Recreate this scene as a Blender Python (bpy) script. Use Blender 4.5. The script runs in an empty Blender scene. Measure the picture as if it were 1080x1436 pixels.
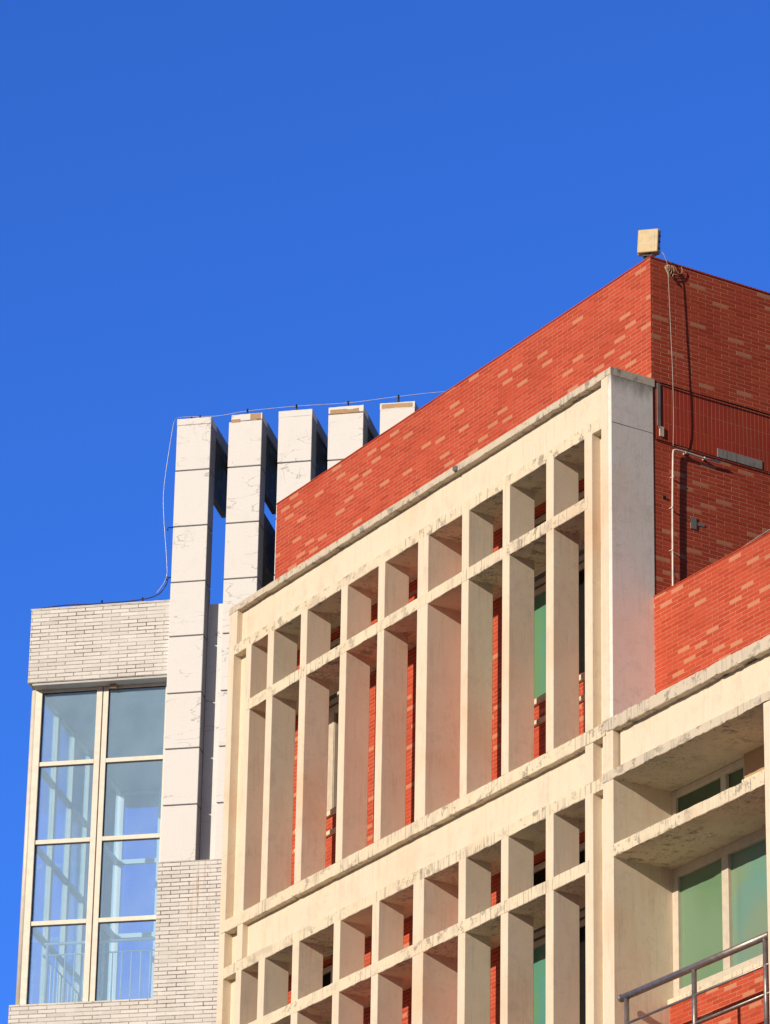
import bpy, math, random
from mathutils import Vector, Matrix, noise
random.seed(7)
scene = bpy.context.scene
R = math.radians
H = 18.87                      # height of the facade's reference line (top right corner of the frame) above the ground

# ---------------------------------------------------------------- camera
cam_data = bpy.data.cameras.new('camera')
cam = bpy.data.objects.new('camera', cam_data)
scene.collection.objects.link(cam)
right = Vector((0.52740244, 0.8494571, 0.01641056))
up = Vector((0.33476127, -0.22551845, 0.91491875))
fwd = Vector((-0.78088511, 0.47703676, 0.40330432))
m3 = Matrix((right, up, -fwd)).transposed()
cam.matrix_world = Matrix.Translation((29.52921, -20.48383, H - 17.26924)) @ m3.to_4x4()
cam_data.sensor_fit = 'VERTICAL'
cam_data.sensor_height = 24.0
cam_data.lens = 24.0 * 5960.5 / 1436.0
cam_data.clip_start = 0.5
cam_data.clip_end = 6000
scene.camera = cam

# ---------------------------------------------------------------- sky, sun, exposure
SUN_EL, SUN_G = R(18.4), R(13.5)
world = bpy.data.worlds.new('World')
scene.world = world
world.use_nodes = True
wn = world.node_tree
sky = wn.nodes.new('ShaderNodeTexSky')
sky.sky_type = 'NISHITA'
sky.sun_disc = False
sky.sun_elevation = SUN_EL
sky.sun_rotation = math.pi - SUN_G
sky.altitude = 300
sky.air_density = 1.0
sky.dust_density = 0.3
sky.ozone_density = 5.0
hs = wn.nodes.new('ShaderNodeHueSaturation')
hs.inputs['Saturation'].default_value = 1.0
gain = wn.nodes.new('ShaderNodeMix'); gain.data_type = 'RGBA'; gain.blend_type = 'MULTIPLY'; gain.inputs[0].default_value = 1.0
# added sky gain: blue around the view direction, dimmed elsewhere to cut ambient light
wtc = wn.nodes.new('ShaderNodeTexCoord'); wdot = wn.nodes.new('ShaderNodeVectorMath'); wdot.operation = 'DOT_PRODUCT'
wdot.inputs[1].default_value = (-0.853, 0.521, 0.0)
wn.links.new(wtc.outputs['Generated'], wdot.inputs[0])
wmr = wn.nodes.new('ShaderNodeMapRange'); wmr.interpolation_type = 'SMOOTHSTEP'; wmr.inputs[1].default_value = 0.1; wmr.inputs[2].default_value = 0.7
wn.links.new(wdot.outputs['Value'], wmr.inputs[0])
wgm = wn.nodes.new('ShaderNodeMix'); wgm.data_type = 'RGBA'
wgm.inputs[6].default_value = (0.50, 0.52, 0.66, 1.0); wgm.inputs[7].default_value = (0.74, 1.46, 2.98, 1.0)
wn.links.new(wmr.outputs[0], wgm.inputs[0]); wn.links.new(wgm.outputs[2], gain.inputs[7])
wn.links.new(sky.outputs[0], hs.inputs['Color'])
wn.links.new(hs.outputs[0], gain.inputs[6])
wn.links.new(gain.outputs[2], wn.nodes['Background'].inputs[0])
wn.nodes['Background'].inputs[1].default_value = 0.075
sun_data = bpy.data.lights.new('sun', 'SUN')
sun_data.energy = 4.7
sun_data.angle = R(0.5)
sun_data.color = (1.0, 0.86, 0.69)
sun = bpy.data.objects.new('sun', sun_data)
scene.collection.objects.link(sun)
sd = Vector((math.sin(SUN_G) * math.cos(SUN_EL), -math.cos(SUN_G) * math.cos(SUN_EL), math.sin(SUN_EL)))
sun.rotation_euler = sd.to_track_quat('Z', 'Y').to_euler()
sun.location = (10, -30, 40)
scene.view_settings.view_transform = 'Standard'
scene.view_settings.look = 'None'
scene.view_settings.exposure = 0.0
scene.view_settings.gamma = 1.0
scene.cycles.max_bounces = 10
scene.cycles.transparent_max_bounces = 24

# ---------------------------------------------------------------- materials
class NT:
    def __init__(s, name):
        s.m = bpy.data.materials.new(name); s.m.use_nodes = True
        s.t = s.m.node_tree; s.b = s.t.nodes['Principled BSDF']
        s.tc = s.t.nodes.new('ShaderNodeTexCoord')
        s.b.inputs['Roughness'].default_value = 0.85
        s.b.inputs['Specular IOR Level'].default_value = 0.25
    def put(s, sock, v):
        if isinstance(v, bpy.types.NodeSocket): s.t.links.new(v, sock)
        else:
            if sock.type == 'RGBA' and isinstance(v, (tuple, list)) and len(v) == 3: v = (*v, 1)
            sock.default_value = v
    def math(s, op, a, b=0.0, c=0.0, clamp=False):
        n = s.t.nodes.new('ShaderNodeMath'); n.operation = op; n.use_clamp = clamp
        for i, v in enumerate((a, b, c)): s.put(n.inputs[i], v)
        return n.outputs[0]
    def ramp(s, v, a, b, lo=0.0, hi=1.0):
        n = s.t.nodes.new('ShaderNodeMapRange'); n.interpolation_type = 'SMOOTHSTEP'
        s.put(n.inputs[0], v); s.put(n.inputs[1], a); s.put(n.inputs[2], b); s.put(n.inputs[3], lo); s.put(n.inputs[4], hi)
        return n.outputs[0]
    def mix(s, f, a, b, mode='MIX'):
        n = s.t.nodes.new('ShaderNodeMix'); n.data_type = 'RGBA'; n.blend_type = mode
        s.put(n.inputs[0], f); s.put(n.inputs[6], a); s.put(n.inputs[7], b)
        return n.outputs[2]
    def noise(s, scale=(1, 1, 1), sc=1.0, det=4.0, rough=0.55, off=(0, 0, 0), vec=None):
        mp = s.t.nodes.new('ShaderNodeMapping'); s.put(mp.inputs[0], vec if vec is not None else s.tc.outputs['Object'])
        mp.inputs['Scale'].default_value = scale; mp.inputs['Location'].default_value = off
        n = s.t.nodes.new('ShaderNodeTexNoise'); s.t.links.new(mp.outputs[0], n.inputs['Vector'])
        n.inputs['Scale'].default_value = sc; n.inputs['Detail'].default_value = det; n.inputs['Roughness'].default_value = rough
        return n.outputs[0]
    def xyz(s, o='Object'):
        n = s.t.nodes.new('ShaderNodeSeparateXYZ'); s.t.links.new(s.tc.outputs[o], n.inputs[0]); return n.outputs
    def white(s, a, b, c=0.0):
        cb = s.t.nodes.new('ShaderNodeCombineXYZ'); s.put(cb.inputs[0], a); s.put(cb.inputs[1], b); s.put(cb.inputs[2], c)
        n = s.t.nodes.new('ShaderNodeTexWhiteNoise'); n.noise_dimensions = '3D'; s.t.links.new(cb.outputs[0], n.inputs[0]); return n.outputs[0]
    def crack(s, scale, width, off=(0, 0, 0), dist=0.35, sq=(1, 1, 1)):
        nz = s.t.nodes.new('ShaderNodeTexNoise'); s.t.links.new(s.tc.outputs['Object'], nz.inputs['Vector']); nz.inputs['Scale'].default_value = 6.0; nz.inputs['Detail'].default_value = 5
        va = s.t.nodes.new('ShaderNodeVectorMath'); va.operation = 'MULTIPLY_ADD'
        s.t.links.new(nz.outputs['Color'], va.inputs[0]); va.inputs[1].default_value = (dist,) * 3; s.t.links.new(s.tc.outputs['Object'], va.inputs[2])
        mp = s.t.nodes.new('ShaderNodeMapping'); s.t.links.new(va.outputs[0], mp.inputs[0]); mp.inputs['Location'].default_value = off; mp.inputs['Scale'].default_value = sq
        vo = s.t.nodes.new('ShaderNodeTexVoronoi'); vo.feature = 'DISTANCE_TO_EDGE'; vo.inputs['Scale'].default_value = scale; s.t.links.new(mp.outputs[0], vo.inputs['Vector'])
        return s.ramp(vo.outputs['Distance'], width, width * 0.4, 0, 1)
    def col(s, c): s.put(s.b.inputs['Base Color'], c)
    def rough(s, r): s.put(s.b.inputs['Roughness'], r)
    def bump(s, h, dist=0.002, strength=1.0):
        n = s.t.nodes.new('ShaderNodeBump'); s.put(n.inputs['Height'], h); n.inputs['Distance'].default_value = dist; n.inputs['Strength'].default_value = strength
        s.t.links.new(n.outputs[0], s.b.inputs['Normal'])

def brick_mat(name, w, h, mort, base, base2, mortar, tan=None, tan_p=0.0, soldier=False, depth=0.002, jfade=0.0, rust=False):
    t = NT(name)
    X, Y, Z = t.xyz('Object'); nx, ny, nz = t.xyz('Normal')
    side = t.math('GREATER_THAN', t.math('ABSOLUTE', nx), 0.7)
    u = t.math('ADD', t.math('MULTIPLY', side, Y), t.math('MULTIPLY', t.math('SUBTRACT', 1.0, side), X))
    top = t.math('GREATER_THAN', t.math('ABSOLUTE', nz), 0.7)
    v = t.math('ADD', t.math('MULTIPLY', top, Y), t.math('MULTIPLY', t.math('SUBTRACT', 1.0, top), Z))
    u = t.math('ADD', u, 50.0)
    row = t.math('FLOOR', t.math('DIVIDE', v, h))
    par = t.math('MULTIPLY', t.math('FRACT', t.math('MULTIPLY', row, 0.5)), 0.0 if soldier else 1.0)
    uu = t.math('ADD', t.math('DIVIDE', u, w), par)
    colm = t.math('FLOOR', uu)
    fu = t.math('MULTIPLY', t.math('FRACT', uu), w)
    fv = t.math('MULTIPLY', t.math('FRACT', t.math('DIVIDE', v, h)), h)
    rnd = t.white(colm, row, side); rnd2 = t.white(row, colm, t.math('ADD', side, 7.0))
    du = t.math('MINIMUM', fu, t.math('SUBTRACT', w, fu)); dv = t.math('MINIMUM', fv, t.math('SUBTRACT', h, fv))
    wob = t.math('MULTIPLY', t.math('SUBTRACT', t.noise(sc=30, det=3), 0.5), mort * 0.9)
    ju = t.ramp(t.math('ADD', du, wob), mort * 0.25, mort * 0.75, 1, 0)
    jv = t.ramp(t.math('ADD', dv, wob), mort * 0.25, mort * 0.75, 1, 0)
    if jfade:
        f1 = t.ramp(t.noise(sc=3.1, det=3), 0.25, 0.45); f2 = t.ramp(t.white(colm, row, t.math('ADD', side, 31.0)), 0.05, 0.45)
        ju = t.math('MULTIPLY', ju, t.math('MULTIPLY', f1, f2)); jv = t.math('MULTIPLY', jv, t.math('ADD', t.math('MULTIPLY', f1, 0.5), t.math('MULTIPLY', f2, 0.5)))
    j = t.math('MAXIMUM', ju, jv)
    mot = t.noise(sc=1.3, det=5, rough=0.6)
    c = t.mix(rnd, base, base2)
    c = t.mix(t.math('MULTIPLY', t.math('GREATER_THAN', t.white(colm, row, t.math('ADD', side, 77.0)), 0.90), 0.20), c, tuple(x * 0.5 for x in base))
    if tan:
        even = t.math('LESS_THAN', t.math('FRACT', t.math('DIVIDE', t.math('ADD', t.math('ADD', colm, t.math('MULTIPLY', row, 2.0)), 0.1), 5.0)), 0.2)
        thr = t.math('MULTIPLY', even, t.math('GREATER_THAN', rnd2, 1.0 - tan_p))
        c = t.mix(thr, c, tan)
        j = t.math('MULTIPLY', j, t.math('SUBTRACT', 1.0, t.math('MULTIPLY', thr, 0.5)))
    c = t.mix(t.math('MULTIPLY', j, t.ramp(t.noise(sc=2.2, det=4), 0.3, 0.65, 0.45, 1.0)), c, mortar)
    c = t.mix(t.ramp(mot, 0.45, 0.75, 0.0, 0.22), c, tuple(x * 0.45 for x in base2), 'MIX')
    if rust:   # rust streaks run down from the top edge of the tiles, below the wall slot
        r1 = t.ramp(t.noise(scale=(26, 26, 0.9), sc=1, det=3), 0.50, 0.72)
        rx = t.ramp(t.math('ABSOLUTE', t.math('SUBTRACT', X, 0.09)), 0.02, 0.24, 1, 0)
        rz = t.ramp(Z, H - 2.1, H - 0.66, 0, 1)
        c = t.mix(t.math('MULTIPLY', t.math('MULTIPLY', r1, t.math('MULTIPLY', rx, rz)), 0.75), c, (0.42, 0.20, 0.08))
    t.col(c); t.rough(t.ramp(t.noise(sc=9), 0.3, 0.7, 0.55, 0.85)); t.b.inputs['Specular IOR Level'].default_value = 0.12
    t.bump(t.math('ADD', t.math('MULTIPLY', j, -1.0), t.math('MULTIPLY', rnd, 0.25)), depth)
    return t.m

RED, RED2 = (0.41, 0.060, 0.029), (0.50, 0.084, 0.042)
M = {}
M['brick'] = brick_mat('red_facing_tile', 0.178, 0.0415, 0.0068, RED, RED2, (0.58, 0.22, 0.135), (0.52, 0.22, 0.125), 0.34)
M['soldier'] = brick_mat('red_soldier_tile', 0.046, 0.195, 0.006, RED, (0.44, 0.055, 0.033), (0.50, 0.17, 0.10), soldier=True)
M['white_tile'] = brick_mat('white_facing_tile', 0.225, 0.050, 0.0092, (0.76, 0.745, 0.72), (0.67, 0.655, 0.625), (0.12, 0.105, 0.09), jfade=1, depth=0.003, rust=True)

def plaster(name, base, warm, grey, amt_warm=0.35, amt_grey=0.3, streak=0.0, blotch=0.0, crack=0.0, topdirt=0.0):
    t = NT(name)
    n1 = t.noise(sc=0.9, det=6); n2 = t.noise(sc=3.7, det=6, off=(9, 3, 1)); n3 = t.noise(scale=(9, 9, 1.1), sc=1.6, det=4, off=(4, 4, 4))
    fine = t.noise(sc=45, det=3)
    c = t.mix(t.ramp(n1, 0.48, 0.78, 0, amt_warm), base, warm)
    c = t.mix(t.ramp(n3, 0.52, 0.78, 0, amt_warm * 0.7), c, warm)
    c = t.mix(t.ramp(n2, 0.52, 0.80, 0, amt_grey), c, grey)
    c = t.mix(t.ramp(fine, 0.35, 0.7, 0.0, 0.10), c, tuple(x * 0.6 for x in base))
    if streak:
        s1 = t.noise(scale=(38, 38, 2.2), sc=1, det=3); reg = t.ramp(t.noise(sc=1.7, det=3, off=(2, 8, 5)), 0.42, 0.62)
        c = t.mix(t.math('MULTIPLY', t.math('MULTIPLY', t.ramp(s1, 0.50, 0.66), reg), streak), c, grey)
    if blotch:
        bl = t.ramp(t.noise(scale=(9, 9, 9), sc=1.0, det=7, rough=0.72, off=(1, 5, 2)), 0.53, 0.60); reg = t.ramp(t.noise(sc=0.9, det=2, off=(7, 8, 5)), 0.38, 0.58)
        c = t.mix(t.math('MULTIPLY', t.math('MULTIPLY', bl, reg), blotch), c, (0.20, 0.175, 0.15))
    if crack:
        cn = t.noise(scale=(1.5, 1.5, 4.6), sc=1.0, det=4, rough=0.45, off=(3, 1, 2)); cn2 = t.noise(scale=(4.4, 4.4, 1.3), sc=1.0, det=4, rough=0.45, off=(8, 1, 7))
        ck = t.ramp(t.math('ABSOLUTE', t.math('SUBTRACT', cn, 0.5)), 0.002, 0.007, 1, 0)
        ck2 = t.math('MULTIPLY', t.ramp(t.math('ABSOLUTE', t.math('SUBTRACT', cn2, 0.47)), 0.002, 0.006, 1, 0), t.ramp(t.noise(sc=1.1, det=2, off=(13, 3, 9)), 0.55, 0.62))
        ck = t.math('MAXIMUM', ck, ck2); reg = t.ramp(t.noise(sc=2.1, det=2, off=(3, 3, 9)), 0.44, 0.58)
        ck = t.math('MULTIPLY', ck, reg)
        c = t.mix(t.math('MULTIPLY', ck, crack), c, (0.16, 0.14, 0.12))
        sp = t.math('MULTIPLY', t.ramp(t.noise(sc=14, det=4, off=(5, 1, 1)), 0.69, 0.74), t.ramp(t.noise(sc=2.0, det=2, off=(1, 1, 6)), 0.48, 0.6))
        c = t.mix(t.math('MULTIPLY', sp, 0.6), c, (0.28, 0.24, 0.2))
    if topdirt:   # mould washed down from the open top edge
        Z = t.xyz()[2]
        n4 = t.noise(scale=(7, 7, 2.0), sc=1.0, det=6, rough=0.65, off=(6, 2, 2))
        md = t.ramp(t.math('ADD', Z, t.math('MULTIPLY', n4, 0.42)), H + 0.02, H + 0.24)
        c = t.mix(t.math('MULTIPLY', md, topdirt), c, (0.17, 0.165, 0.13))
    t.col(c)
    t.bump(t.math('ADD', t.math('MULTIPLY', fine, 0.5), t.math('MULTIPLY', t.noise(sc=7, det=5), 1.6)), 0.0016, 0.7)
    return t.m
CREAM = (0.745, 0.640, 0.500)
M['cream'] = plaster('cream_painted_plaster', CREAM, (0.70, 0.51, 0.35), (0.50, 0.43, 0.35), 0.85, 0.26, streak=0.36, blotch=0.10)
M['edge'] = plaster('weathered_cream_edge', (0.73, 0.64, 0.475), (0.64, 0.46, 0.32), (0.29, 0.245, 0.21), 0.6, 0.45, streak=0.8, blotch=0.65)
M['cornice'] = plaster('weathered_cornice', (0.60, 0.53, 0.42), (0.56, 0.44, 0.31), (0.32, 0.28, 0.24), 0.5, 0.6, streak=0.75, blotch=0.75)
M['fin_plaster'] = plaster('dusty_plaster_reveal', (0.60, 0.52, 0.42), (0.56, 0.44, 0.35), (0.46, 0.42, 0.37), 0.35, 0.25, streak=0.12)
M['grey_render'] = plaster('grey_white_render', (0.80, 0.76, 0.71), (0.74, 0.62, 0.50), (0.52, 0.50, 0.46), 0.6, 0.4, streak=0.25, blotch=0.12, crack=0.1, topdirt=0.8)
M['white_paint'] = plaster('white_panel_paint', (0.76, 0.76, 0.755), (0.74, 0.70, 0.63), (0.62, 0.60, 0.565), 0.3, 0.25, crack=0.45)
M['grey_side'] = plaster('grey_blade_flank', (0.30, 0.31, 0.34), (0.28, 0.27, 0.26), (0.20, 0.20, 0.21), 0.3, 0.4)  # blade flanks and top beams, a darker grey than the fronts
M['exposed'] = plaster('bare_render_patch', (0.46, 0.30, 0.17), (0.55, 0.38, 0.22), (0.28, 0.20, 0.14), 0.6, 0.5, blotch=0.3)
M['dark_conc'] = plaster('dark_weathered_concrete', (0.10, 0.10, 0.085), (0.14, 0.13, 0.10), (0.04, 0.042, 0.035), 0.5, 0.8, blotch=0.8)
M['concrete'] = plaster('bare_concrete', (0.22, 0.20, 0.18), (0.20, 0.17, 0.14), (0.07, 0.065, 0.06), 0.4, 0.8, blotch=0.7)
M['spalled'] = plaster('spalled_concrete', (0.30, 0.28, 0.26), (0.34, 0.30, 0.26), (0.035, 0.035, 0.035), 0.5, 1.0, streak=1.0, blotch=1.0)
M['roof'] = plaster('roof_screed', (0.22, 0.21, 0.2), (0.25, 0.22, 0.19), (0.12, 0.12, 0.12), 0.4, 0.5)

def simple(name, c, rough=0.5, metal=0.0, spec=0.5, var=0.15):
    t = NT(name)
    t.col(t.mix(t.ramp(t.noise(sc=12, det=4), 0.35, 0.7, 0, 1), c, tuple(x * (1 - var * 1.6) for x in c)))
    t.rough(t.ramp(t.noise(sc=20, det=3, off=(3, 1, 2)), 0.3, 0.7, rough * 0.8, min(1, rough * 1.25)))
    t.b.inputs['Metallic'].default_value = metal; t.b.inputs['Specular IOR Level'].default_value = spec
    return t.m
M['frame_paint'] = simple('window_frame_enamel', (0.62, 0.55, 0.44), 0.4, var=0.08)
M['alu'] = simple('aluminium_window_frame', (0.72, 0.66, 0.56), 0.4, var=0.06)
M['steel'] = simple('stainless_tube', (0.33, 0.28, 0.26), 0.42, 0.65)
M['pvc'] = simple('white_pvc', (0.72, 0.67, 0.62), 0.45)
M['white_rail'] = simple('white_rail_enamel', (0.82, 0.84, 0.84), 0.35, var=0.03)
M['black'] = simple('black_rubber', (0.015, 0.015, 0.015), 0.5)
M['wire_light'] = simple('galvanised_wire', (0.62, 0.62, 0.60), 0.35, 0.3)
M['wire_beige'] = simple('beige_cable', (0.55, 0.45, 0.26), 0.5)
M['wire_grey'] = simple('grey_cable', (0.40, 0.37, 0.33), 0.5)
M['antenna'] = simple('aged_white_plastic', (0.58, 0.45, 0.235), 0.45, var=0.06)
M['antenna_back'] = simple('antenna_back_plastic', (0.55, 0.52, 0.47), 0.5)
M['ceiling'] = simple('stair_ceiling_paint', (0.55, 0.55, 0.53), 0.8, spec=0.2, var=0.05)

def green_glass(name, c1, c2, seed):
    t = NT(name)
    n = t.noise(scale=(1.2, 1.2, 0.9), sc=1.1, det=1.5, off=(seed, 2 * seed, 1))
    streaks = t.noise(scale=(3, 3, 0.3), sc=1.3, det=2, off=(seed, 0, 0))
    c = t.mix(t.ramp(n, 0.38, 0.62), c1, c2)
    c = t.mix(t.ramp(streaks, 0.5, 0.75, 0, 0.25), c, tuple(x * 0.6 for x in c1))
    t.col(c); t.rough(0.5); t.b.inputs['Coat Weight'].default_value = 1.0; t.b.inputs['Coat Roughness'].default_value = 0.02
    return t.m
M['green_a'] = green_glass('green_film_pane', (0.125, 0.235, 0.125), (0.15, 0.26, 0.16), 3)
M['green_b'] = green_glass('teal_film_pane', (0.14, 0.29, 0.225), (0.20, 0.28, 0.17), 8)
M['green_shaded'] = green_glass('shaded_green_film_pane', (0.035, 0.085, 0.04), (0.05, 0.10, 0.055), 7)  # transom panes: shade under the slab painted into a darker green
M['green_c'] = green_glass('bright_green_film_pane', (0.08, 0.27, 0.19), (0.11, 0.28, 0.14), 12)
M['dark_glass'] = simple('dark_opening', (0.010, 0.010, 0.008), 0.6, spec=0.1)

def clear_glass(name, tint, k, thru=False):
    m = bpy.data.materials.new(name); m.use_nodes = True; t = m.node_tree
    for n in list(t.nodes):
        if n.type != 'OUTPUT_MATERIAL': t.nodes.remove(n)
    tr = t.nodes.new('ShaderNodeBsdfTransparent'); tr.inputs[0].default_value = (*tint, 1)
    gl = t.nodes.new('ShaderNodeBsdfGlossy'); gl.inputs['Roughness'].default_value = 0.02; gl.inputs[0].default_value = (0.9, 0.97, 1, 1)
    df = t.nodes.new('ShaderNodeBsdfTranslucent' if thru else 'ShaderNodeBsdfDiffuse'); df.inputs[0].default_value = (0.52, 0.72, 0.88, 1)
    fr = t.nodes.new('ShaderNodeFresnel'); fr.inputs[0].default_value = 1.04 if thru else 1.5
    nz = t.nodes.new('ShaderNodeTexNoise'); nz.inputs['Scale'].default_value = 2.5; nz.inputs['Detail'].default_value = 5
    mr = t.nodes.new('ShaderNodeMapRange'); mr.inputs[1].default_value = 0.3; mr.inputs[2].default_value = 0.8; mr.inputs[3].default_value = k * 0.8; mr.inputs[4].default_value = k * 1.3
    t.links.new(nz.outputs[0], mr.inputs[0])
    m1 = t.nodes.new('ShaderNodeMixShader'); m2 = t.nodes.new('ShaderNodeMixShader')
    t.links.new(mr.outputs[0], m1.inputs[0]); t.links.new(tr.outputs[0], m1.inputs[1]); t.links.new(df.outputs[0], m1.inputs[2])
    t.links.new(fr.outputs[0], m2.inputs[0]); t.links.new(m1.outputs[0], m2.inputs[1]); t.links.new(gl.outputs[0], m2.inputs[2])
    t.links.new(m2.outputs[0], [n for n in t.nodes if n.type == 'OUTPUT_MATERIAL'][0].inputs[0])
    return m
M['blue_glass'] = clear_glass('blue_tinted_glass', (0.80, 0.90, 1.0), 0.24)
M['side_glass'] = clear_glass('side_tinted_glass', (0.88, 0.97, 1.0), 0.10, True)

t = NT('ground_paving')
g = t.noise(sc=0.35, det=8)
t.col(t.mix(t.ramp(g, 0.3, 0.7), (0.15, 0.13, 0.11), (0.20, 0.175, 0.145))); t.rough(0.9)
M['ground'] = t.m

# ---------------------------------------------------------------- mesh helpers
class MB:
    def __init__(s): s.v = []; s.f = []; s.sm = []
    def box(s, x0, x1, y0, y1, z0, z1):
        b = len(s.v)
        s.v += [(x, y, z) for z in (z0, z1) for y in (y0, y1) for x in (x0, x1)]
        for q in ((0, 2, 3, 1), (4, 5, 7, 6), (0, 1, 5, 4), (2, 6, 7, 3), (0, 4, 6, 2), (1, 3, 7, 5)):
            s.f.append(tuple(b + i for i in q)); s.sm.append(False)
        return s
    def rough_box(s, x0, x1, y0, y1, z0, z1, step=0.06, amp=0.003, chip=0.012, seed=0.0):
        """bar running along x whose edges are worn and chipped"""
        n = max(2, int((x1 - x0) / step)); b = len(s.v)
        ring = [(y0, z0), (y0, z1), (y1, z1), (y1, z0)]
        c = 0.005
        ring = [(y0, z0 + c), (y0, z1 - c), (y0 + c, z1), (y1, z1), (y1, z0), (y0 + c, z0)]
        k = len(ring)
        for i in range(n + 1):
            x = x0 + (x1 - x0) * i / n
            for a, (y, z) in enumerate(ring):
                if a in (3, 4): s.v.append((x, y, z)); continue
                p = noise.noise(Vector((x * 17 + seed, a * 3.1, z * 2)))
                q = noise.noise(Vector((x * 5.3 + seed, a * 7.7, z * 3)))
                d = amp * p + (chip * max(0.0, q - 0.28) * 2.2)
                sz = 1 if z < (z0 + z1) / 2 else -1
                s.v.append((x, y + max(0.0, d) if a in (2, 5) else y + abs(p) * amp * 0.3, z + sz * max(-amp * 0.3, d) * (1.0 if a in (0, 1, 2, 5) else 0)))
        for i in range(n):
            for a in range(k):
                a2 = (a + 1) % k
                s.f.append((b + i * k + a, b + (i + 1) * k + a, b + (i + 1) * k + a2, b + i * k + a2)); s.sm.append(False)
        s.f.append(tuple(b + a for a in range(k))); s.sm.append(False)
        s.f.append(tuple(b + n * k + a for a in reversed(range(k)))); s.sm.append(False)
        return s
    def prism_yz(s, x0, x1, pts):
        b = len(s.v); k = len(pts)
        s.v += [(x0, y, z) for y, z in pts] + [(x1, y, z) for y, z in pts]
        for i in range(k):
            j = (i + 1) % k; s.f.append((b + i, b + j, b + k + j, b + k + i)); s.sm.append(False)
        s.f.append(tuple(b + i for i in reversed(range(k)))); s.f.append(tuple(b + k + i for i in range(k))); s.sm += [False, False]
        return s
    def tube(s, pts, r, seg=10, r2=None):
        pts = [Vector(p) for p in pts]; b = len(s.v); n = len(pts); prev = None
        for i, p in enumerate(pts):
            d = (pts[min(i + 1, n - 1)] - pts[max(i - 1, 0)]).normalized()
            ref = prev if prev is not None else (Vector((0, 0, 1)) if abs(d.z) < 0.9 else Vector((1, 0, 0)))
            a = (ref - d * ref.dot(d)).normalized(); c = d.cross(a); prev = a
            for q in range(seg):
                an = 2 * math.pi * q / seg
                s.v.append(tuple(p + (a * math.cos(an) + c * math.sin(an)) * r))
        for i in range(n - 1):
            for q in range(seg):
                q2 = (q + 1) % seg
                s.f.append((b + i * seg + q, b + i * seg + q2, b + (i + 1) * seg + q2, b + (i + 1) * seg + q)); s.sm.append(True)
        s.f.append(tuple(b + q for q in reversed(range(seg)))); s.f.append(tuple(b + (n - 1) * seg + q for q in range(seg))); s.sm += [False, False]
        return s
    def build(s, name, mat, parent=None, origin=(0, 0, 0), bevel=0.0, local=False):
        me = bpy.data.meshes.new(name)
        if parent is not None and not local:
            o = Vector(parent['_o'])
        else: o = Vector(origin)
        me.from_pydata([tuple(Vector(v) - o) for v in s.v], [], s.f)
        me.polygons.foreach_set('use_smooth', s.sm)
        me.materials.append(M[mat]); me.update()
        ob = bpy.data.objects.new(name, me); scene.collection.objects.link(ob)
        if bevel:
            bv = ob.modifiers.new('bevel', 'BEVEL'); bv.width = bevel; bv.segments = 2; bv.limit_method = 'ANGLE'
        if parent is not None:
            ob.parent = parent; ob['_o'] = tuple(o)
        else: ob.location = origin
        return ob
def smooth_path(pts, n=8):
    P = [Vector(p) for p in pts]; out = []
    for i in range(len(P) - 1):
        p0 = P[max(i - 1, 0)]; p1 = P[i]; p2 = P[i + 1]; p3 = P[min(i + 2, len(P) - 1)]
        for k in range(n):
            t = k / n
            out.append(0.5 * ((2 * p1) + (p2 - p0) * t + (2 * p0 - 5 * p1 + 4 * p2 - p3) * t * t + (3 * p1 - p0 - 3 * p2 + p3) * t ** 3))
    out.append(P[-1]); return out
def tag(o, label, cat, group=None):
    o['label'] = label; o['category'] = cat
    if group: o['group'] = group
    return o
def empty(name, loc, o=None, rotz=0.0):
    e = bpy.data.objects.new(name, None); e.location = loc; e.rotation_euler = (0, 0, rotz); e.empty_display_size = 0.5
    scene.collection.objects.link(e); e['_o'] = tuple(o if o is not None else loc)
    return e

# ---------------------------------------------------------------- ground
gm = MB(); S = 2500.0
gm.v = [(-S, -S, 0), (S, -S, 0), (S, S, 0), (-S, S, 0)]; gm.f = [(0, 1, 2, 3)]; gm.sm = [False]
go = gm.build('ground', 'ground'); go['kind'] = 'structure'

# ================================================================ the red tiled building
bld = empty('brick_building', (0.0, 0.47, 0.0))
tag(bld, 'red tiled building whose front is screened by a cream concrete grid of slender fins', 'building')
WY = 0.47                 # plane of the red tiled front
XL = -7.02                # left end of the tall block
ST = 3.58                 # storey height

# --- tall block: parapet, side wall, body
MB().box(XL, -0.16, WY, 0.95, H + 0.0, H + 1.355).build('parapet_wall', 'brick', bld)
MB().box(-0.16, 0.0, WY, 6.5, H + 0.055, H + 1.355).build('side_wall', 'brick', bld)
MB().box(-0.16, -0.002, WY + 0.001, 6.5, H - 0.545, H + 0.050).build('side_wall_band', 'soldier', bld)
MB().box(-0.16, 0.0, WY, 6.5, 0.0, H - 0.550).build('side_wall', 'brick', bld)
MB().box(-0.15, -0.012, WY + 0.01, 6.49, H + 0.050, H + 0.055).box(-0.15, -0.012, WY + 0.01, 6.49, H - 0.550, H - 0.545).build('wall_joint', 'black', bld)
MB().box(XL, XL + 0.2, 0.95, 6.5, 0.0, H + 1.355).build('end_wall', 'brick', bld)
MB().box(XL + 0.2, -0.16, 6.3, 6.5, 0.0, H + 1.355).build('rear_wall', 'brick', bld)
MB().box(XL + 0.2, -0.16, 0.95, 6.3, H + 0.5, H + 0.7).build('roof', 'roof', bld)
MB().box(XL + 0.2, -0.16, 0.96, 1.1, 0.0, H + 0.5).build('inner_wall', 'roof', bld)
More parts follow.
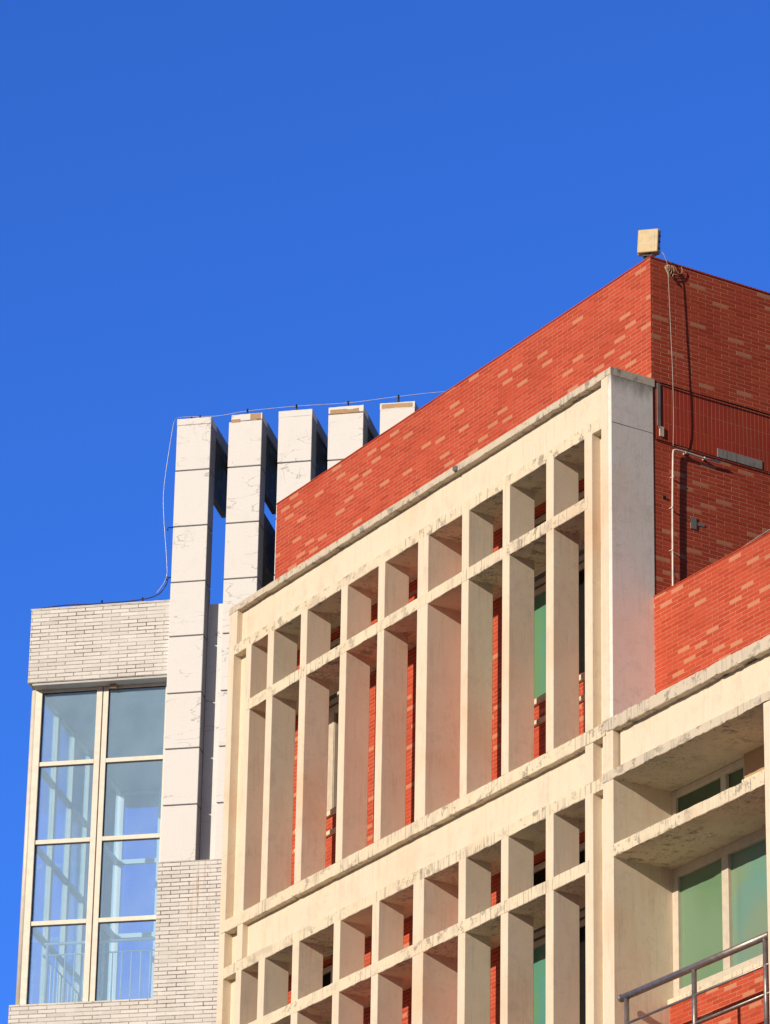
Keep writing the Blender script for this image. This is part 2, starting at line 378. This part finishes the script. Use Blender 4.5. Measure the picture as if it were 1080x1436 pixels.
# thin coping tiles along the top of the parapet
MB().rough_box(XL - 0.004, 0.006, WY - 0.008, 0.70, H + 1.355, H + 1.372, step=0.19, amp=0.004, chip=0.0, seed=3).build('coping', 'soldier', bld)
sc_ = MB(); sc_.box(-0.2, 0.008, 0.70, 6.5, H + 1.355, H + 1.370); sc_.build('coping', 'soldier', bld)

# --- back wall behind the screen, storey by storey
W1 = (-2.42, -0.62); W2 = (-6.40, -5.14)
def window_unit(x0, x1, zb, zt, y, cols, kinds, trans=None, depth=0.06, frame='frame_paint', fw=0.055):
    f = MB()
    f.box(x0, x0 + fw, y, y + depth, zb, zt); f.box(x1 - fw, x1, y, y + depth, zb, zt)
    f.box(x0 + fw, x1 - fw, y + 0.002, y + depth, zt - fw, zt); f.box(x0 + fw, x1 - fw, y + 0.002, y + depth, zb, zb + fw)
    xs = [x0 + fw] + list(cols) + [x1 - fw]
    for c in cols: f.box(c - fw * 0.55, c + fw * 0.55, y + 0.004, y + depth, zb + fw, zt - fw)
    w = f.build('window', frame, bld, bevel=0.004)
    for i in range(len(xs) - 1):
        a = xs[i] + (0.03 if i else 0); b = xs[i + 1] - (0.03 if i < len(xs) - 2 else 0)
        yy = y + (0.030 if i % 2 == 0 else 0.042)
        p = MB().box(a - 0.006, b + 0.006, yy, yy + 0.006, zb + fw - 0.006, zt - fw + 0.006).build('pane', kinds[i % len(kinds)], w)
    return w
for r in range(3):
    zt = H - ST * r                       # reference of this storey
    b = MB(); y0, y1 = 0.505, 0.95
    # piers and strips around the windows
    b.box(XL, W2[0], y0, y1, zt - ST, zt); b.box(W2[1], W1[0], y0, y1, zt - ST, zt); b.box(W1[1], -0.16, y0, y1, zt - ST, zt)
    for (a, c) in (W1, W2):
        b.box(a, c, y0, y1, zt - ST, zt - 2.50)
        b.box(a, c, y0, y1, zt - 0.50, zt)
        b.box(a, c, 0.8, y1, zt - 2.50, zt - 0.5)
    b.build('back_wall', 'brick', bld)
    k1 = ['green_c', 'green_c', 'dark_glass']
    window_unit(W1[0], W1[1], zt - 2.50, zt - 1.27, 0.64, (-2.0 + 0.12, -1.62), ['green_c', 'green_c', 'dark_glass'])
    window_unit(W1[0], W1[1], zt - 1.24, zt - 0.52, 0.64, (-1.75,), ['dark_glass'])
    window_unit(W2[0], W2[1], zt - 2.50, zt - 1.27, 0.64, (-6.03,), ['green_c', 'dark_glass'], fw=0.09)
    window_unit(W2[0], W2[1], zt - 1.24, zt - 0.52, 0.64, (-5.92,), ['dark_glass'])
    MB().box(-6.17, -5.985, 0.632, 0.70, zt - 2.44, zt - 1.32).build('window_post', 'frame_paint', bld, bevel=0.004)
    for (a, c) in (W1, W2):
        MB().rough_box(a - 0.05, c + 0.05, 0.47, 0.70, zt - 2.585, zt - 2.525, seed=a).build('window_sill', 'edge', bld)
        MB().rough_box(a - 0.05, c + 0.05, 0.47, 0.51, zt - 2.79, zt - 2.745, seed=a + 5).build('wall_band', 'edge', bld)
# lower part of the front, under what the photograph shows
MB().box(XL, -0.16, 0.505, 0.95, 0.0, H - 3 * ST).build('lower_wall', 'brick', bld)

# --- the screen grid
COLS = [(-6.765, -6.655), (-6.308, -6.182), (-5.631, -5.503), (-4.831, -4.706), (-4.110, -3.985), (-3.361, -3.170), (-2.556, -2.432), (-1.829, -1.706), (-1.078, -0.952), (-0.440, -0.313)]
for i, (a, c) in enumerate(COLS):
    for r in range(3):
        zt = H - ST * r
        edge = i in (0, len(COLS) - 1)
        y1 = 0.5 if (edge or i == 5) else 0.29
        # each fin stands between the beam above and the ledge below
        m = MB()
        j = random.uniform(-0.002, 0.002)
        if edge:
            m.box(a, c, 0.0 + j, y1, zt - 3.46, zt - 0.49)
            m.box(a, c, 0.0 + j, y1, zt - 3.97, zt - 3.58)
        else:
            m.box(a, c, 0.0 + j, y1, zt - 3.455, zt - 0.50)
        m.build('fin', 'cream', bld, bevel=0.006)
# outer posts
MB().box(-7.145, -7.03, 0.001, 0.5, 0.0, H + 0.02).build('post', 'cream', bld, bevel=0.006)
MB().box(-0.157, 0.0, 0.001, 0.5, 0.0, H - 3.44).build('post', 'cream', bld, bevel=0.006)
MB().box(-0.157, -0.05, 0.001, 0.46, H - 3.44, H + 0.02).build('post', 'cream', bld, bevel=0.004)
# grey rendered flank of the end post (faces the side)
MB().box(-0.05, 0.006, 0.003, WY + 0.012, H - 3.47, H + 0.03).build('post_flank', 'grey_render', bld, bevel=0.004)
MB().box(-0.02, 0.006, 0.004, 0.66, 0.0, H - 3.572).build('reveal', 'cream', bld)
MB().rough_box(-0.02, 0.0072, 0.01, 0.48, H - 0.497, H - 0.492, amp=0.001, chip=0.0).build('flank_joint', 'concrete', bld)
# grooves beside the outer posts
for r in range(3):
    zt = H - ST * r
    MB().box(-7.03, -6.765, 0.10, 0.5, zt - 3.59, zt - 0.02).build('groove_panel', 'cream', bld)
    MB().box(-0.313, -0.157, 0.10, 0.5, zt - 3.59, zt - 0.02).build('groove_panel', 'cream', bld)
MB().box(XL, -0.16, 0.2, 0.5, 0.0, H - 3 * ST - 0.4).build('lower_panel', 'cream', bld)
# beams, midbars and ledges
for r in range(4):
    zt = H - ST * r
    if r == 0:
        MB().rough_box(-7.15, 0.008, -0.004, 0.50, zt - 0.008, zt + 0.072, step=0.05, amp=0.005, chip=0.02, seed=1.5).build('cornice', 'cornice', bld)
    MB().box(-6.98 if r == 0 else -6.66, -0.157 if r == 0 else -0.44, 0.068, 0.50, zt - 0.40, zt - 0.005).build('recessed_panel', 'cream', bld)
    if r == 0:
        MB().box(-7.03, -6.98, 0.004, 0.5, zt - 0.40, zt - 0.004).build('post', 'cream', bld)
    if r < 3:
        x0, x1 = (-7.03, -0.157)
        MB().rough_box(x0, x1, 0.004, 0.50, zt - 0.505, zt - 0.385, amp=0.003, chip=0.010, seed=r * 9 + 2).build('beam', 'edge', bld)
        MB().rough_box(-6.72, -0.38, -0.003, 0.502, zt - 1.241, zt - 1.115, amp=0.003, chip=0.010, seed=r * 9 + 5).build('midbar', 'edge', bld)
        MB().rough_box(-7.10, -0.10, -0.006, 0.504, zt - 3.588, zt - 3.455, amp=0.004, chip=0.014, seed=r * 9 + 7).build('ledge', 'edge', bld)

MB().tube([(-2.665, -0.030, H + 0.022), (-2.665, 0.06, H + 0.030)], 0.030, 12).build('drain_spout', 'concrete', bld)

# --- lower wing to the right
WT = H - 2.165
MB().box(0.0, 6.9, WY, 0.68, H - 3.5, WT).build('wing_parapet', 'brick', bld)
MB().rough_box(0.004, 6.9, WY - 0.006, 0.70, WT, WT + 0.018, step=0.19, amp=0.004, chip=0, seed=8).build('coping', 'soldier', bld)
MB().box(0.0, 6.9, 0.68, 6.5, H - 2.9, H - 2.65).build('wing_roof', 'roof', bld)
MB().box(6.7, 6.9, 0.68, 6.5, 0.0, H - 2.2).build('end_wall', 'brick', bld)
MB().rough_box(-0.150, 6.9, -0.010, 0.47, H - 3.565, H - 3.442, step=0.035, amp=0.012, chip=0.045, seed=21).build('cornice', 'cornice', bld)
MB().box(0.03, 6.9, 0.068, 0.60, H - 3.96, H - 3.566).build('recessed_panel', 'cream', bld)
for r in range(1, 4):
    zt = H - ST * r
    if r > 1:
        MB().rough_box(0.0, 6.9, -0.006, 0.60, zt + 0.0, zt + 0.13, amp=0.004, chip=0.014, seed=r * 5).build('ledge', 'edge', bld)
        MB().box(0.03, 6.9, 0.068, 0.60, zt - 0.40, zt + 0.0).build('recessed_panel', 'cream', bld)
    MB().rough_box(-0.150, 6.9, -0.008, 0.64, zt - 0.455, zt - 0.365, step=0.035, amp=0.010, chip=0.034, seed=r * 7 + 30).build('beam', 'cornice', bld)
    for (a, c) in ((2.262, 2.40), (4.66, 4.80), (6.8, 6.9)):
        MB().box(a, c, 0.0, 0.64, zt - 3.45, zt - 0.455).build('post', 'cream', bld, bevel=0.006)
    for bx in (0.0, 2.40, 4.80):
        x1 = bx + 2.262 if bx == 0 else bx + 2.26
        if bx == 4.80: x1 = 6.8
        MB().rough_box(bx + 0.002, x1, -0.003, 0.66, zt - 1.195, zt - 1.075, amp=0.005, chip=0.022, seed=r * 3 + bx).build('midbar', 'edge', bld)
        # transom window, brick pier beside it, main window
        w = window_unit(bx + 0.0, bx + 1.17, zt - 1.075, zt - 0.455, 0.64, (bx + 0.79,), ['green_shaded'], fw=0.07)
        MB().box(bx + 1.17, x1, 0.60, 0.95, zt - 1.075, zt - 0.455).build('pier', 'exposed', bld)
        MB().rough_box(bx + 1.17, bx + 1.60, 0.57, 0.61, zt - 0.76, zt - 0.70, seed=bx).build('pier_ledge', 'edge', bld)
        window_unit(bx + 0.0, bx + 1.95, zt - 2.42, zt - 1.195, 0.64, (bx + 0.795,), ['green_a', 'green_b'], fw=0.09)
        MB().box(bx + 1.95, x1, 0.60, 0.95, zt - 2.42, zt - 1.195).build('pier', 'brick', bld)
        MB().rough_box(bx, bx + 2.0, 0.575, 0.70, zt - 2.475, zt - 2.42, seed=bx + 1).build('window_sill', 'edge', bld)
        MB().box(bx, x1, 0.60, 0.95, zt - 3.45, zt - 2.475).build('spandrel', 'brick', bld)
MB().box(0.0, 6.7, 0.71, 0.95, 0.0, H - 3.4).build('inner_wall', 'roof', bld)
MB().box(0.03, 6.9, 0.05, 0.6, 0.0, H - 4 * ST + 0.1).build('lower_panel', 'cream', bld)

# --- small fixed things on the side wall
MB().box(-0.002, 0.007, 0.530, 0.570, H - 0.40, H + 0.045).box(-0.001, 0.012, 0.545, 0.557, H - 0.42, H - 0.40).build('cable_duct', 'concrete', bld, bevel=0.003)
v = MB().box(-0.01, 0.004, 1.225, 1.748, H - 0.544, H - 0.455)
v.build('vent_patch', 'spalled', bld)
MB().box(-0.004, 0.008, 0.90, 0.965, H - 1.36, H - 1.24).build('patch', 'concrete', bld)
MB().box(-0.004, 0.006, 0.90, 0.925, H - 1.30, H - 1.25).build('patch', 'black', bld)
MB().box(-0.004, 0.005, 0.965, 1.06, H - 1.312, H - 1.285).build('patch', 'concrete', bld)
MB().box(-0.004, 0.012, 0.585, 0.615, H - 1.135, H - 1.105).build('hook', 'black', bld)
MB().box(-0.004, 0.012, 0.555, 0.60, H - 0.50, H - 0.40).build('patch', 'edge', bld)

# ---------------------------------------------------------------- pipe, cables, antenna
pz = H - 0.615
pp = empty('wall_pipe', (0.03, 0.68, H - 2.9))
tag(pp, 'thin white pipe bent into an upside-down L on the shaded red side wall', 'pipe')
MB().tube(smooth_path([(0.035, 0.66, H - 2.9), (0.035, 0.665, H - 2.0), (0.035, 0.672, H - 1.2), (0.035, 0.684, pz - 0.05)], 5) + [Vector((0.035, 0.690, pz - 0.012)), Vector((0.035, 0.715, pz))] + [Vector((0.035, 0.85, pz + 0.004)), Vector((0.035, 1.05, pz - 0.006)), Vector((0.035, 1.225, pz + 0.004))], 0.0098, 10).build('pipe', 'pvc', pp)
for (y, z) in ((0.684, H - 0.90), (0.668, H - 1.22), (0.666, H - 1.65), (0.668, H - 2.03)):
    MB().tube([(0.035, y, z - 0.008), (0.035, y, z + 0.008)], 0.012, 10).box(-0.002, 0.03, y - 0.012, y + 0.012, z - 0.003, z + 0.003).build('clip', 'pvc', pp)
for y in (0.83, 1.05):
    MB().tube([(0.035, y - 0.008, pz), (0.035, y + 0.008, pz)], 0.012, 10).box(-0.002, 0.03, y - 0.003, y + 0.003, pz - 0.012, pz + 0.012).build('clip', 'pvc', pp)

an = empty('antenna', (-0.075, 0.50, H + 1.37))
tag(an, 'square beige panel antenna standing on the corner of the red parapet', 'antenna')
yaw = R(40)
def arot(p):   # local panel coordinates -> world, panel faces the viewer side of the corner
    x, y, z = p; tilt = R(3.0)
    x, z = x * math.cos(tilt) + z * math.sin(tilt), -x * math.sin(tilt) + z * math.cos(tilt)
    return (-0.075 + x * math.cos(yaw) - y * math.sin(yaw), 0.50 + x * math.sin(yaw) + y * math.cos(yaw), H + 1.372 + z)
def abox(name, mat, x0, x1, y0, y1, z0, z1, bv=0.0, parent=an):
    m = MB().box(x0, x1, y0, y1, z0, z1); m.v = [arot(p) for p in m.v]; return m.build(name, mat, parent, bevel=bv)
abox('front_cover', 'antenna', -0.102, 0.102, -0.050, -0.012, 0.058, 0.305, 0.010)
abox('back_shell', 'antenna_back', -0.106, 0.106, -0.012, 0.030, 0.053, 0.310, 0.008)
abox('nameplate', 'antenna_back', -0.028, 0.024, -0.0515, -0.049, 0.172, 0.176)
abox('cover_seam', 'antenna_back', 0.062, 0.066, -0.0515, -0.049, 0.06, 0.27)
for zz in (0.10, 0.17, 0.23): abox('latch', 'black', 0.104, 0.113, -0.02, 0.0, zz, zz + 0.012)
for zz in (0.10, 0.17): abox('latch', 'black', -0.113, -0.104, -0.02, 0.0, zz, zz + 0.008)
m = MB().tube([(0, 0.0, -0.005), (0, 0.0, 0.058)], 0.022, 12).box(-0.05, 0.05, -0.03, 0.035, 0.026, 0.040).box(-0.035, 0.035, -0.03, 0.03, -0.002, 0.008); m.v = [arot(p) for p in m.v]
m.build('bracket', 'black', an, bevel=0.002)
m = MB().tube([(0.0, -0.01, 0.02), (0.05, -0.01, 0.018), (0.10, -0.02, 0.045)], 0.006, 8); m.v = [arot(p) for p in m.v]; m.build('connector', 'black', an)

cb = empty('antenna_cable', (0.05, 0.64, H + 0.0))
tag(cb, 'beige coiled cable hanging from the parapet down the shaded side wall', 'cable')
top = Vector(arot((0.10, -0.01, 0.05)))
MB().tube(smooth_path([top, top + Vector((0.01, 0.03, 0.02)), (0.045, 0.60, H + 1.40), (0.05, 0.635, H + 1.30), (0.055, 0.640, H + 1.18), (0.058, 0.655, H + 0.7), (0.06, 0.672, H + 0.2), (0.06, 0.678, H - 0.3), (0.045, 0.680, H - 0.59)], 8), 0.0035, 6).build('hanging_run', 'wire_grey', cb)
co = MB()
for k in range(3):
    c = Vector((0.022 + 0.005 * k, 0.655 + 0.012 * k, H + 1.275 - 0.012 * k)); rr = 0.026 + 0.008 * k
    pts = [c + Vector((0.012 * math.sin(a * 2), rr * math.cos(a), rr * 1.6 * math.sin(a))) for a in [2 * math.pi * i / 20 for i in range(21)]]
    co.tube(pts, 0.0036, 6)
co.tube(smooth_path([(0.02, 0.70, H + 1.362), (0.022, 0.76, H + 1.30), (0.02, 0.80, H + 1.26), (0.02, 0.83, H + 1.31), (0.018, 0.82, H + 1.345)], 6), 0.0034, 6)
co.build('coil', 'wire_beige', cb)

m = MB().tube(smooth_path([(0.012, 0.55, H + 0.053), (0.014, 1.0, H + 0.046), (0.016, 1.5, H + 0.052), (0.014, 2.2, H + 0.048), (0.012, 3.4, H + 0.052)], 6), 0.006, 6)
tag(m.build('wall_cable', 'black', origin=(0.012, 0.55, H + 0.05)), 'thin black cable along the upper joint of the shaded side wall', 'cable')
m = MB().tube(smooth_path([(0.010, 0.50, H - 0.545), (0.012, 0.9, H - 0.552), (0.013, 1.4, H - 0.556), (0.012, 2.2, H - 0.556), (0.012, 3.4, H - 0.555)], 6), 0.005, 6)
tag(m.build('wall_cable', 'black', origin=(0.010, 0.50, H - 0.545)), 'thin black cable on the joint above the white bent pipe', 'cable')
m = MB().tube(smooth_path([(0.03, 0.675, H - 1.75), (0.035, 0.70, H - 2.02), (0.06, 0.62, H - 2.10), (0.35, 0.60, H - 2.115), (0.75, 0.60, H - 2.085), (1.15, 0.60, H - 2.06), (1.75, 0.60, H - 2.03), (2.8, 0.6, H - 2.05)], 7), 0.0045, 6)
tag(m.build('roof_cable', 'wire_grey', origin=(0.03, 0.675, H - 1.75)), 'grey cable rising along the top edge of the lower red parapet', 'cable')

# ---------------------------------------------------------------- balcony railing in front of the wing window
rl = empty('balcony_railing', (1.2, 0.03, H - 7.0))
tag(rl, 'steel tube railing in front of the green window of the lower wing', 'railing')
ry = 0.03; rz = H - 6.10
MB().tube([(0.075, ry, rz), (1.2, ry, rz), (2.255, ry, rz)], 0.032, 16).tube([(0.066, ry, rz), (0.09, ry, rz)], 0.036, 16).build('handrail', 'steel', rl)
MB().tube([(0.16, ry, rz - 0.25), (2.25, ry, rz - 0.25)], 0.012, 8).build('lower_rail', 'steel', rl)
MB().tube([(0.16, ry, rz - 0.50), (2.25, ry, rz - 0.50)], 0.012, 8).build('lower_rail', 'steel', rl)
for x in (0.155, 1.165, 2.185):
    MB().tube([(x, ry, H - 7.06), (x, ry, rz - 0.02)], 0.023, 12).build('post', 'steel', rl)

# ================================================================ the white stair tower
TO = Vector((-12.665, 2.712, 0.0)); TR = math.atan2(0.719, 0.695)
tw = empty('stair_tower', tuple(TO), o=(0, 0, 0), rotz=TR)
tag(tw, 'white stair tower with glazed bay and tall white concrete blades behind the red building', 'building')
def T(m, name, mat, parent=None, bevel=0.0): return m.build(name, mat, parent or tw, bevel=bevel)
FX = [(-0.425, 0.012), (0.246, 0.667), (0.880, 1.307), (1.518, 1.960), (2.170, 2.610)]
JZ = [4.475, 3.718, 2.970, 2.251, 1.504, 0.783, 0.060]
for i, (a, c) in enumerate(FX):
    m = MB(); sidem = MB(); zs = [5.094] + JZ + [-0.655]; g = 0.009
    dz = (0.0, -0.004, 0.006, -0.01, 0.008)[i]
    for k in range(len(zs) - 1):
        e0 = random.uniform(-0.003, 0.003)
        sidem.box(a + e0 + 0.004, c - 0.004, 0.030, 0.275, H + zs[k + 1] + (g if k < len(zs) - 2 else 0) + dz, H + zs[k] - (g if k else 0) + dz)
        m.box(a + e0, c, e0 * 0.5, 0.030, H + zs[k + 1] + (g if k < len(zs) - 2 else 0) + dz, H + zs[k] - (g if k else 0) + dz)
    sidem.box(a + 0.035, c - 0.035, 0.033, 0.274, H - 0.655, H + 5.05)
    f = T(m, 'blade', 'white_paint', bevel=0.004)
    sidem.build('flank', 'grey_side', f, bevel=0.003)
    cap = MB(); w = c - a
    cap.rough_box(a - 0.002 + (0.03 if i == 1 else 0), c, 0.0, 0.275, H + 5.10, H + 5.19, step=0.04, amp=0.003, chip=0.012, seed=i * 4.0)
    cap.build('cap', 'white_paint', f)
    if i in (1, 3, 4):
        pt = MB()
        if i == 1:
            MB().rough_box(a + 0.27, c - 0.02, -0.004, 0.02, H + 5.105, H + 5.186, step=0.03, seed=1).build('bare_patch', 'exposed', f); pt.rough_box(a + 0.03, a + 0.14, -0.003, 0.02, H + 5.075, H + 5.128, step=0.03, chip=0.03, seed=2)
        elif i == 3: pt.rough_box(a + 0.02, c - 0.06, -0.003, 0.02, H + 5.09, H + 5.155, step=0.03, chip=0.035, seed=3)
        else: pt.rough_box(a + 0.02, c - 0.03, -0.003, 0.02, H + 5.11, H + 5.175, step=0.03, chip=0.03, seed=4)
        pt.build('bare_patch', 'exposed', f)
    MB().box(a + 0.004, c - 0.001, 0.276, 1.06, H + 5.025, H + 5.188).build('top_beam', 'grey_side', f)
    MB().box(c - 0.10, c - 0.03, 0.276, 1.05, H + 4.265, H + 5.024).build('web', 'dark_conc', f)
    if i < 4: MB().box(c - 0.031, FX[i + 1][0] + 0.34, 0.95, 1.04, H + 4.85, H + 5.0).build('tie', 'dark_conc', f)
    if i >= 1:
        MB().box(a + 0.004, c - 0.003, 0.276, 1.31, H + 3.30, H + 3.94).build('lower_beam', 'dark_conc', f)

body = MB().box(0.012 + 0.0, 3.3, 0.20, 4.3, 0.0, H + 2.73)
T(body, 'wall', 'white_paint')
T(MB().box(0.10, 3.3, 1.30, 1.58, H + 2.73, H + 3.30), 'wall', 'cream')
# tiled base, tiled head of the glazed bay
T(MB().box(-0.442, 3.32, -0.004, 0.21, 0.0, H - 0.658), 'tiled_wall', 'white_tile')
T(MB().box(-2.205, -0.426, 0.035, 4.6, H + 1.775, H + 2.745), 'tiled_head', 'white_tile')
T(MB().box(-2.15, -0.43, 0.05, 4.55, H + 1.745, H + 1.775), 'soffit', 'ceiling')
T(MB().box(-2.21, -0.443, -0.002, 4.6, 0.0, H - 2.345), 'tiled_base', 'white_tile')
T(MB().rough_box(-2.215, -0.43, 0.03, 0.3, H + 2.745, H + 2.760, amp=0.003, chip=0.0), 'coping', 'white_paint')
T(MB().box(-0.43, 0.014, 0.25, 4.3, H - 2.345, H + 2.73), 'inner_wall', 'ceiling')
# glazed bay: front
GY = 0.22; ztop, zbot = H + 1.745, H - 2.345
rows = [H + 0.775, H - 0.232, H - 1.265]
f = MB()
f.box(-2.165, -2.065, GY - 0.01, GY + 0.10, zbot, ztop)
f.box(-1.372, -1.300, GY, GY + 0.08, zbot, ztop); f.box(-1.288, -1.222, GY + 0.004, GY + 0.08, zbot, ztop)
f.box(-1.300, -1.288, GY + 0.03, GY + 0.08, zbot, ztop)
f.box(-0.50, -0.432, GY, GY + 0.08, zbot, ztop)
for (a, c) in ((-2.065, -1.372), (-1.222, -0.50)):
    f.box(a, c, GY + 0.003, GY + 0.07, ztop - 0.035, ztop); f.box(a, c, GY + 0.003, GY + 0.07, zbot, zbot + 0.05)
    for z in rows: f.box(a, c, GY + 0.003, GY + 0.07, z - 0.028, z + 0.028)
fr = T(f, 'window', 'alu', bevel=0.004)
zz = [ztop - 0.035] + rows + [zbot + 0.05]
for (a, c) in ((-2.065, -1.372), (-1.222, -0.50)):
    for k in range(4):
        hi = zz[k] - (0.028 if k else 0); lo = zz[k + 1] + (0.028 if k < 3 else 0)
        MB().box(a - 0.004, c + 0.004, GY + 0.030, GY + 0.038, lo - 0.004, hi + 0.004).build('pane', 'blue_glass', fr)
        MB().box(a, c, GY + 0.020, GY + 0.045, hi - 0.008, hi + 0.002).box(a, a + 0.007, GY + 0.020, GY + 0.045, lo, hi).build('gasket', 'black', fr)
# corner cover strip, small bracket by the mullion
T(MB().tube([(-2.165, GY + 0.03, zbot), (-2.165, GY + 0.03, ztop)], 0.045, 12), 'corner_post', 'alu')
T(MB().box(-1.19, -1.11, GY - 0.06, GY - 0.0, ztop - 0.05, ztop - 0.005), 'bracket', 'exposed', bevel=0.004)
# glazed left side of the bay and glazed rear
f = MB(); ys = [1.02, 1.74, 2.45, 3.20]
for y in ys: f.box(-2.14, -2.075, y - 0.05, y - 0.015, zbot, ztop).box(-2.14, -2.075, y + 0.015, y + 0.05, zbot, ztop)
for z in rows: f.box(-2.135, -2.08, 0.32, 3.9, z - 0.03, z + 0.03)
f.box(-2.14, -2.07, 0.32, 3.9, ztop - 0.04, ztop); f.box(-2.14, -2.07, 0.32, 3.9, zbot, zbot + 0.04)
sw = T(f, 'window', 'alu')
yy = [0.32] + ys + [3.9]
for k in range(5): MB().box(-2.112, -2.106, yy[k] + 0.05, yy[k + 1] - 0.05, zbot + 0.04, ztop - 0.04).build('pane', 'side_glass', sw)
f = MB()
f.box(-2.14, -2.04, 3.9, 3.98, zbot, ztop)
for x in (-1.52, -0.98, -0.48): f.box(x - 0.05, x - 0.008, 3.9, 3.97, zbot, ztop).box(x + 0.008, x + 0.05, 3.9, 3.97, zbot, ztop)
for z in rows: f.box(-2.04, -0.43, 3.905, 3.96, z - 0.03, z + 0.03)
f.box(-2.04, -0.43, 3.905, 3.96, ztop - 0.04, ztop); f.box(-2.04, -0.43, 3.905, 3.96, zbot, zbot + 0.04)
bw = T(f, 'window', 'white_rail')
xx = [-2.04, -1.52, -0.98, -0.48]
for k in range(3): MB().box(xx[k] + 0.05, xx[k + 1] - 0.05, 3.93, 3.936, zbot + 0.04, ztop - 0.04).build('pane', 'side_glass', bw)
# railing inside the bay, seen through the glass
hr = empty('stair_railing', (0, 0, 0)); hr.parent = None
hr.location = tuple(TO); hr.rotation_euler = (0, 0, TR); hr['_o'] = (0, 0, 0)
tag(hr, 'slim white metal railing behind the lowest glass panes of the white tower', 'railing')
hz = H - 1.47; yb = 0.42
MB().tube([(-1.95, yb, hz), (-0.46, yb, hz)], 0.020, 8).tube([(-1.95, yb, hz), (-1.95, 3.6, hz)], 0.020, 8).build('handrail', 'white_rail', hr)
MB().tube([(-1.93, yb, hz - 0.14), (-0.46, yb, hz - 0.14)], 0.010, 6).tube([(-1.95, yb, hz - 0.14), (-1.95, 3.6, hz - 0.14)], 0.010, 6).build('lower_rail', 'white_rail', hr)
for x in (-1.90, -1.20): MB().tube([(x, yb, zbot), (x, yb, hz)], 0.017, 8).build('post', 'white_rail', hr)
x = -1.79
while x < -0.48:
    if abs(x + 1.20) > 0.05: MB().tube([(x, yb, zbot), (x, yb, hz - 0.14)], 0.010, 6).build('baluster', 'white_rail', hr)
    x += 0.118
y = 0.62
while y < 3.5:
    MB().tube([(-1.95, y, zbot), (-1.95, y, hz - 0.14)], 0.010, 6).build('baluster', 'white_rail', hr)
    y += 0.15

# lightning wire over the blades and down the left side
TM = Matrix.Translation(TO) @ Matrix.Rotation(TR, 4, 'Z')
def tp(x, y, z): return TM @ Vector((x, y, H + z))
lw = empty('lightning_wire', tuple(tp(-0.42, 0.1, 5.19)), o=tuple(tp(-0.42, 0.1, 5.19)))
tag(lw, 'thin pale wire strung over the tops of the white blades on short black studs', 'wire')
pts = [(-0.62, 0.05, 2.86), (-0.50, 0.04, 3.05), (-0.50, 0.03, 3.3), (-0.56, 0.03, 3.9), (-0.57, 0.03, 4.3), (-0.50, 0.03, 5.0), (-0.47, 0.04, 5.19), (-0.40, 0.08, 5.25), (-0.1, 0.1, 5.245), (0.1, 0.1, 5.24), (0.45, 0.1, 5.275), (1.08, 0.1, 5.29), (1.74, 0.1, 5.28), (2.3, 0.1, 5.31), (2.9, 0.1, 5.33), (3.6, 0.1, 5.30)]
MB().tube(smooth_path([tp(*p) for p in pts], 6), 0.0034, 6).build('wire', 'wire_light', lw)
for (x, z0, z1) in ((-0.27, 5.19, 5.255), (-0.16, 5.19, 5.26), (0.45, 5.19, 5.30), (1.08, 5.19, 5.31), (1.74, 5.19, 5.30), (2.38, 5.19, 5.33)):
    MB().tube([tp(x, 0.1, z0), tp(x, 0.1, z1)], 0.012, 6).build('stud', 'black', lw)
MB().tube([tp(-0.42, 0.03, 3.72), tp(-0.50, 0.03, 3.73), tp(-0.50, 0.03, 3.69)], 0.009, 6).build('stud', 'black', lw)
MB().tube([tp(-0.42, 0.03, 3.05), tp(-0.49, 0.03, 3.06), tp(-0.49, 0.03, 3.02)], 0.009, 6).build('stud', 'black', lw)
m = MB().tube(smooth_path([tp(*p) for p in [(-2.15, 0.08, 2.775), (-1.8, 0.08, 2.80), (-1.4, 0.08, 2.79), (-0.9, 0.08, 2.80), (-0.62, 0.06, 2.84), (-0.50, 0.04, 2.96), (-0.47, 0.03, 3.06)]], 6), 0.008, 6)
for x in (-1.32, -0.80): m.tube([tp(x, 0.08, 2.75), tp(x, 0.08, 2.83)], 0.012, 6)
tag(m.build('roof_cable', 'black', origin=tuple(tp(-1.3, 0.08, 2.77))), 'thin black cable along the top of the white tiled head left of the blades', 'cable')

for o in bpy.data.objects:
    if '_o' in o: del o['_o']
